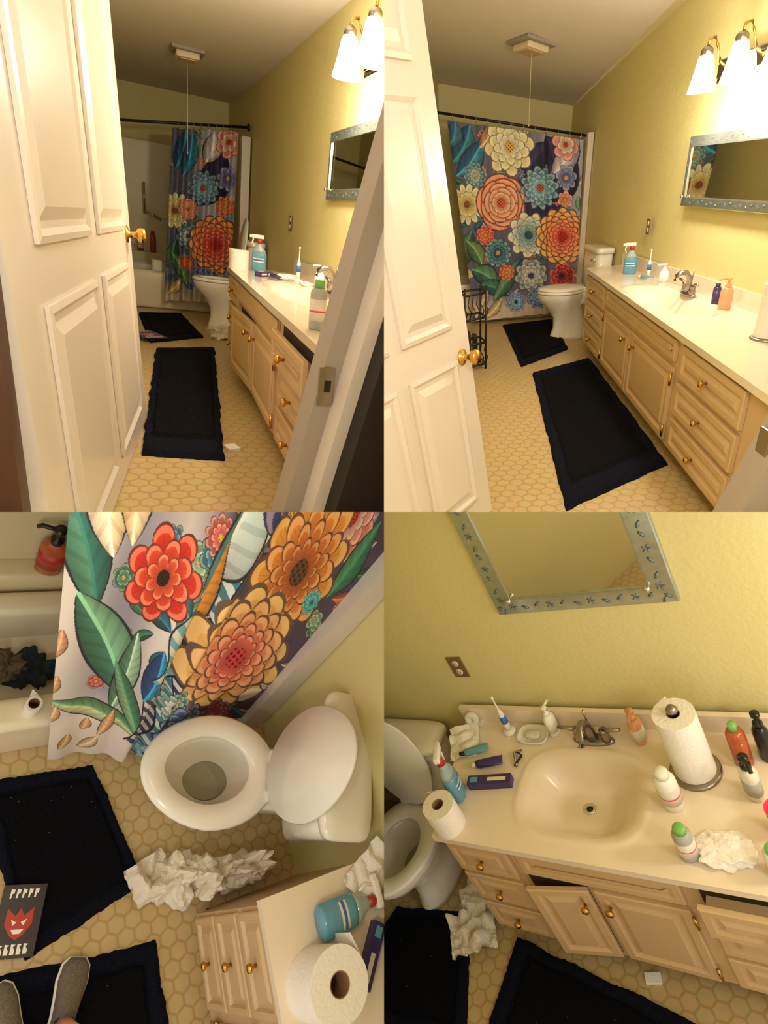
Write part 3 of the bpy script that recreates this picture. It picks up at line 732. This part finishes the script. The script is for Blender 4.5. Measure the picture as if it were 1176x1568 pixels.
jambbox(b,.53,0,.885,1.8,-.45,-.38,.6,DARK);b.done()
b=MB('wall_front');b.box((-1.0,-.56,0),(-.04,-.48,1.9),BROWN);b.box((-1.0,-.58,0),(-.13,-.56,.35),JAMB);b.done()
# ================================================================ ROOM: view of the sink wall
room('BR')
poly('floor',[((-1.2,-1.5,0),(1.8,-1.5,0),(1.8,3.6,0),(-1.2,3.6,0))],FLOOR)
poly('wall_right',[((1.55,-1.5,0),(1.55,4.2,0),(1.55,4.2,2.8),(1.55,-1.5,2.8))],WALL)
vanity((.93,1.40),(.95,-.05),(1.53,1.47),(1.53,-.05),.775,.14,(0,.20,.385,.62,.93),((1.2,.85),.235,.185,3.2,.11),open1=10,drawer=.05)
faucet(T(1.44,.84,.775,0,1.0))
mirror(.67,.72,T(1.548,1.04,1.375,pi),fw=.08)
outlet(T(1.548,1.38,1.085,pi,rx=.0))
toilet(T(1.53,1.84,0,pi),101)
rug([(.45,2.15),(.96,2.02),(1.02,1.62),(.55,1.45)])
rug([(.42,1.40),(.98,1.36),(.86,.55),(.30,.60)])
tproll(T(.995,1.34,.775,.3,1.2))
spray(T(1.13,1.35,.775,-1.2,1.05));carton(T(1.19,1.22,.775,1.75,1));tubeobj(T(1.30,1.20,.776,1.9,1),PURP,WPLAS)
tubeobj(T(1.36,1.29,.776,2.0,.95),TEAL,BBLACK,name='lotion_tube');toothbrush(T(1.46,1.22,.775,0,1.0))
sheet(T(1.38,1.42,.776,.4),.18,.14);soapdish(T(1.44,1.10,.775,0,1.05));pump(T(1.47,1.01,.775,-1.7,1),WPLAS,'hand_lotion_pump',h=.11)
b=MB('dental_floss');b.lathe([(.0,0),(.032,.0),(.034,.008),(.034,.02),(.03,.026),(.012,.026),(.01,.022),(0,.022)],WPLAS,24,T(1.50,1.41,.81,0,1,ry=-1.3));b.box((1.48,1.37,.775),(1.52,1.45,.785),WPLAS,.003);b.done()
b=MB('nail_clippers');b.tube([(1.28,1.13,.785),(1.34,1.16,.79),(1.36,1.13,.785)],.005,NICK,6);b.tube([(1.28,1.14,.785),(1.33,1.12,.79),(1.35,1.15,.785)],.005,BBLACK,6);b.done()
pump(T(1.46,.66,.775,1.7,1.05),ORANGE,cap=ORANGE,h=.11,r=.033,lab=LABEL)
toweltower(T(1.34,.46,.775,0,1))
bottle(T(1.20,.52,.775),WPLAS,WPLAS,'lotion_bottle',h=.17,r=.036);bottle(T(1.03,.46,.775),GREY,GREEN,'green_cap_bottle',h=.14,r=.03)
crumple(T(1.06,.36,.775),(.055,.085,.018),'crumpled_tissue',7)
bottle(T(1.39,.31,.775),AMBER,GREEN,'amber_bottle',h=.19,r=.03,lab=AMBER,capr=.45);pump(T(1.27,.28,.775,2,1),LABEL,'soap_pump_bottle',h=.13,r=.036,cap=BBLACK,lab=GREY)
pump(T(1.42,.24,.775,2,1),BBLACK,'soap_pump_bottle',h=.15,r=.033,cap=BBLACK,lab=None)
b=MB('pink_cup');b.shell([(.0,.0),(.03,0),(.04,.11),(.037,.11),(.028,.005),(0,.005)],PINK,24,T(1.15,.2,.775));b.done()
bottle(T(1.02,.22,.775),WPLAS,GREEN,'mouthwash_bottle',h=.12,r=.03)
crumple(T(1.08,1.58,0),(.09,.08,.06),'crumpled_tissue',5,SOFT)
sheet(T(.93,1.55,.03,.5),.18,.22,amp=.04,seed=4,m=SOFT)
b=MB('paper_scrap');b.box((-.02,-.03,0),(.02,.03,.012),PAPER,.002,T(.97,.78,0,.3));b.done()
b=MB('baseboard_right');b.box((1.52,-1.5,0),(1.545,3.6,.09),CAB,.004);b.done()
magazine(T(.42,1.42,.03,.2))
light('lamp_or_fill_light',(1.2,-.5,1.55),14,.08);light('lamp_or_fill_light',(.5,-.6,1.75),17,.12)  # off-frame fills added, as the vanity fixture falls outside this cell
# ================================================================ ROOM: view down on the toilet
room('BL')
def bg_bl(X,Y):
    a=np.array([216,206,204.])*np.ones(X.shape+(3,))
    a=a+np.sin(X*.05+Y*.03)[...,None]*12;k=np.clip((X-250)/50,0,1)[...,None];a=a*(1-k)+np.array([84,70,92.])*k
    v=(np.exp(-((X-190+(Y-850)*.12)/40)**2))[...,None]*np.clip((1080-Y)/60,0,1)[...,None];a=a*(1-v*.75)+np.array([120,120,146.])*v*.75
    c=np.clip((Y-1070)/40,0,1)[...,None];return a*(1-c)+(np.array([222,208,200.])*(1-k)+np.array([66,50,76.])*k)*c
it_bl=filler(240,790,600,1180,110,34,5,PAL)+filler(140,780,240,1040,16,26,9,PAL)+[('L',150,900,110,790,26,(50,106,98),(80,134,114)),('L',160,760,165,850,24,(244,226,200),(236,208,170)),('L',200,740,185,840,22,(240,198,160),(236,208,170)),
('L',190,1030,128,880,34,(120,170,140),(64,116,96)),('L',170,1060,205,930,18,(160,198,170),(90,130,106)),('L',205,1100,90,1030,20,(100,140,106),(196,206,160)),('L',205,1110,178,970,13,(70,122,96),(130,170,130)),
('L',150,1120,176,1060,9,(214,160,116),(226,186,150)),('L',96,1150,112,1110,9,(220,178,130),(208,166,126)),('L',120,1160,150,1122,9,(230,196,156),(218,176,136)),('L',84,1080,100,1040,9,(218,166,126),(214,170,130)),('L',90,1020,104,985,8,(210,158,118),(214,170,130)),('L',130,1110,140,1080,8,(216,160,120),(214,170,130)),('L',100,960,112,920,9,(206,150,120),(220,180,140)),
('S',210,1150,345,800,17,(204,216,208),(70,122,142)),('S',250,1120,300,900,13,(46,50,80),(200,208,208)),('S',196,1120,262,960,14,(66,66,100),(206,196,188)),
('L',215,1030,240,950,16,(50,132,182),(40,70,120)),
('F',228,868,50,7,3,(210,48,34),(230,90,58),(50,28,28),.4,.4),('L',280,880,345,770,30,(200,214,208),(100,160,170)),('S',240,1000,285,900,17,(212,212,198),(120,168,180)),('L',262,960,318,820,14,(232,160,70),REDC),
('F',520,800,60,9,3,(226,130,120),(244,180,170),REDC),('L',540,900,588,800,26,(60,130,100),(90,160,120)),
('F',395,800,50,8,3,(50,46,100),(100,80,150),GOLD),('F',450,862,98,11,4,(232,150,64),(196,104,50),(100,66,46),.45,.5),('F',505,905,20,10,2,(70,176,186),(90,200,200),TEALC),
('F',372,985,116,12,5,(238,170,92),(230,104,88),(212,62,60),.5,.76),
('F',262,1045,30,9,3,(80,132,142),(200,208,200),NAVY),('F',278,1112,54,9,4,(70,100,170),(120,160,210),(40,50,90),.5,.5),('F',345,1110,32,9,3,(120,60,80),(170,80,90),REDC),('F',212,1150,26,9,3,(60,110,130),SKY,NAVY)]
poly('floor',[((-1.2,-.6,0),(2.2,-.6,0),(2.2,3.2,0),(-1.2,3.2,0))],FLOOR)
poly('wall_right',[((1.56,-.6,0),(1.50,2.26,0),(1.50,2.40,1.3),(1.50,2.5,2.1),(1.50,2.5,2.8),(1.56,-.6,2.8))],WALL)
b=MB('trim_1')
P=[(1.37,2.14,0),(1.495,2.14,0),(1.495,2.24,0),(1.37,2.24,0),(1.38,2.42,2.1),(1.495,2.42,2.1),(1.495,2.54,2.1),(1.38,2.54,2.1)]
b.add(P,[(0,1,2,3),(4,5,6,7),(0,1,5,4),(1,2,6,5),(2,3,7,6),(3,0,4,7)],WHITE);b.done()
b=MB('tub_surround');b.box((-.4,2.86,.3),(1.6,2.92,2.4),SURR,.01);b.box((-.4,2.77,.3),(1.6,2.88,.46),SURR,.03,None,True);b.box((-.45,2.3,.3),(-.38,2.9,2.4),SURR);b.box((1.5,2.55,.3),(1.55,2.9,2.4),SURR);b.done()
b=MB('bathtub');b.box((-.4,2.22,0),(1.36,2.34,.38),TUB,.035,None,True,4);b.box((-.4,2.66,.0),(1.36,2.76,.38),TUB,.03,None,True);b.box((-.4,2.3,.02),(1.36,2.7,.12),TUB);b.done()
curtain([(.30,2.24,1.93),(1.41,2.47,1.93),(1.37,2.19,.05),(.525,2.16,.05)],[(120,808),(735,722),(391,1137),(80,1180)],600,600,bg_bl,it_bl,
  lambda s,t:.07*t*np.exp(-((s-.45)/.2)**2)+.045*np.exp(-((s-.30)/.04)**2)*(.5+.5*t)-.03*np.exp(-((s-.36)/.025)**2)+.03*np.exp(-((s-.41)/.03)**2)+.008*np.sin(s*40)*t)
pump(T(.49,2.81,.46,1.2,1.4),AMBER,'body_wash_bottle',h=.17,r=.035,cap=BBLACK,lab=RED,flat=.6)
crumple(T(.46,2.50,.12),(.08,.07,.05),'wet_washcloth',2,CLOTHD,.5);crumple(T(.37,2.52,.14),(.07,.06,.06),'wet_washcloth',9,CLOTHB,.5)
tproll(T(.43,2.28,.38,.6,.9),r=.03)
toilet(T(1.525,1.765,0,pi-.32,1.1),101)
rug([(.30,2.13),(.70,2.11),(.86,1.62),(.44,1.50)])
rug([(.25,1.50),(.88,1.41),(.92,.75),(.25,.75)])
magazine(T(.42,1.63,.03,-.25),.07,.11)
crumple(T(.97,1.60,0),(.09,.08,.10),'crumpled_tissue',11,SOFT,.5,4);crumple(T(1.09,1.565,0),(.08,.07,.13),'crumpled_tissue',21,SOFT,.5,4);crumple(T(1.22,1.55,0),(.10,.06,.16),'crumpled_tissue',12,SOFT,.45,4)
sheet(T(.87,1.63,.03,.3),.16,.15,amp=.06,seed=2,m=SOFT)
vanity((1.0,1.47),(1.02,-.03),(1.53,1.47),(1.53,-.03),.775,.06,(0,.22,.43,.67,.93),((1.27,.75),.24,.17,3,.11),open1=0)
tproll(T(1.13,1.20,.775,.3,1.65),r=.06,h=.10)
spray(T(1.17,1.345,.812,.0,1.1,ry=pi/2));sheet(T(1.42,1.42,.78,.5),.2,.14,m=PAPER)
carton(T(1.34,1.2,.775,.9,1))
def shoe(M,name='slip_on_shoe'):
    b=MB(name);R=[];S=[]
    for y,w,h in((-.13,.028,.03),(-.11,.036,.05),(-.05,.034,.055),(.0,.038,.05),(.06,.045,.038),(.11,.04,.03),(.135,.022,.018)):
        R.append([(w*math.cos(a),y,.012+max(0,h*(math.sin(a)*.9+.35)) ) for a in[2*pi*i/24 for i in range(24)]])
        S.append([((w+.005)*math.cos(a),y*1.02,.008+.009*math.sin(a)) for a in[2*pi*i/24 for i in range(24)]])
    b.loft(R,SHOE,M);b.loft(S,WPLAS,M)
    b.lathe([(.03,.06),(.026,.072),(.022,.06)],CLOTHD,20,M@T(0,-.07,0),sy=1.5)
    b.tube([(0,-.07,.05),(0,-.075,.12),(0,-.09,.22)],[.028,.03,.038],SKIN,14,M);return b.done()
shoe(T(.38,1.35,.024,.25,(1.05,.85,1)));shoe(T(.56,1.34,.024,-.35,(1.1,.9,1)))
light('lamp_or_fill_light',(.1,1.1,2.15),18,.1);light('lamp_or_fill_light',(.3,1.9,2.35),6,.1)  # lights added to brighten this room; its vanity fixture lies beyond the cut
# ---------------------------------------------------------------- added sheets that block light between the four rooms, edge-on to the camera
m=co.matrix_world
def dv(name,pts):
    me=bpy.data.meshes.new(name);me.from_pydata([m@Vector(p) for p in pts],[],[(0,1,2,3)]);me.materials.append(WALL)
    o=bpy.data.objects.new(name,me);bpy.context.collection.objects.link(o)
dv('light_blocker',[(0,-7,-.35),(0,7,-.35),(0,7,-9),(0,-7,-9)])
dv('light_blocker',[(-7,0,-.35),(7,0,-.35),(7,0,-9),(-7,0,-9)])
w=bpy.data.worlds.new('world');bpy.context.scene.world=w;w.use_nodes=True
bgn=w.node_tree.nodes['Background'];bgn.inputs[0].default_value=(1,.92,.79,1);bgn.inputs[1].default_value=1.1
bpy.context.scene.view_settings.view_transform='Standard'
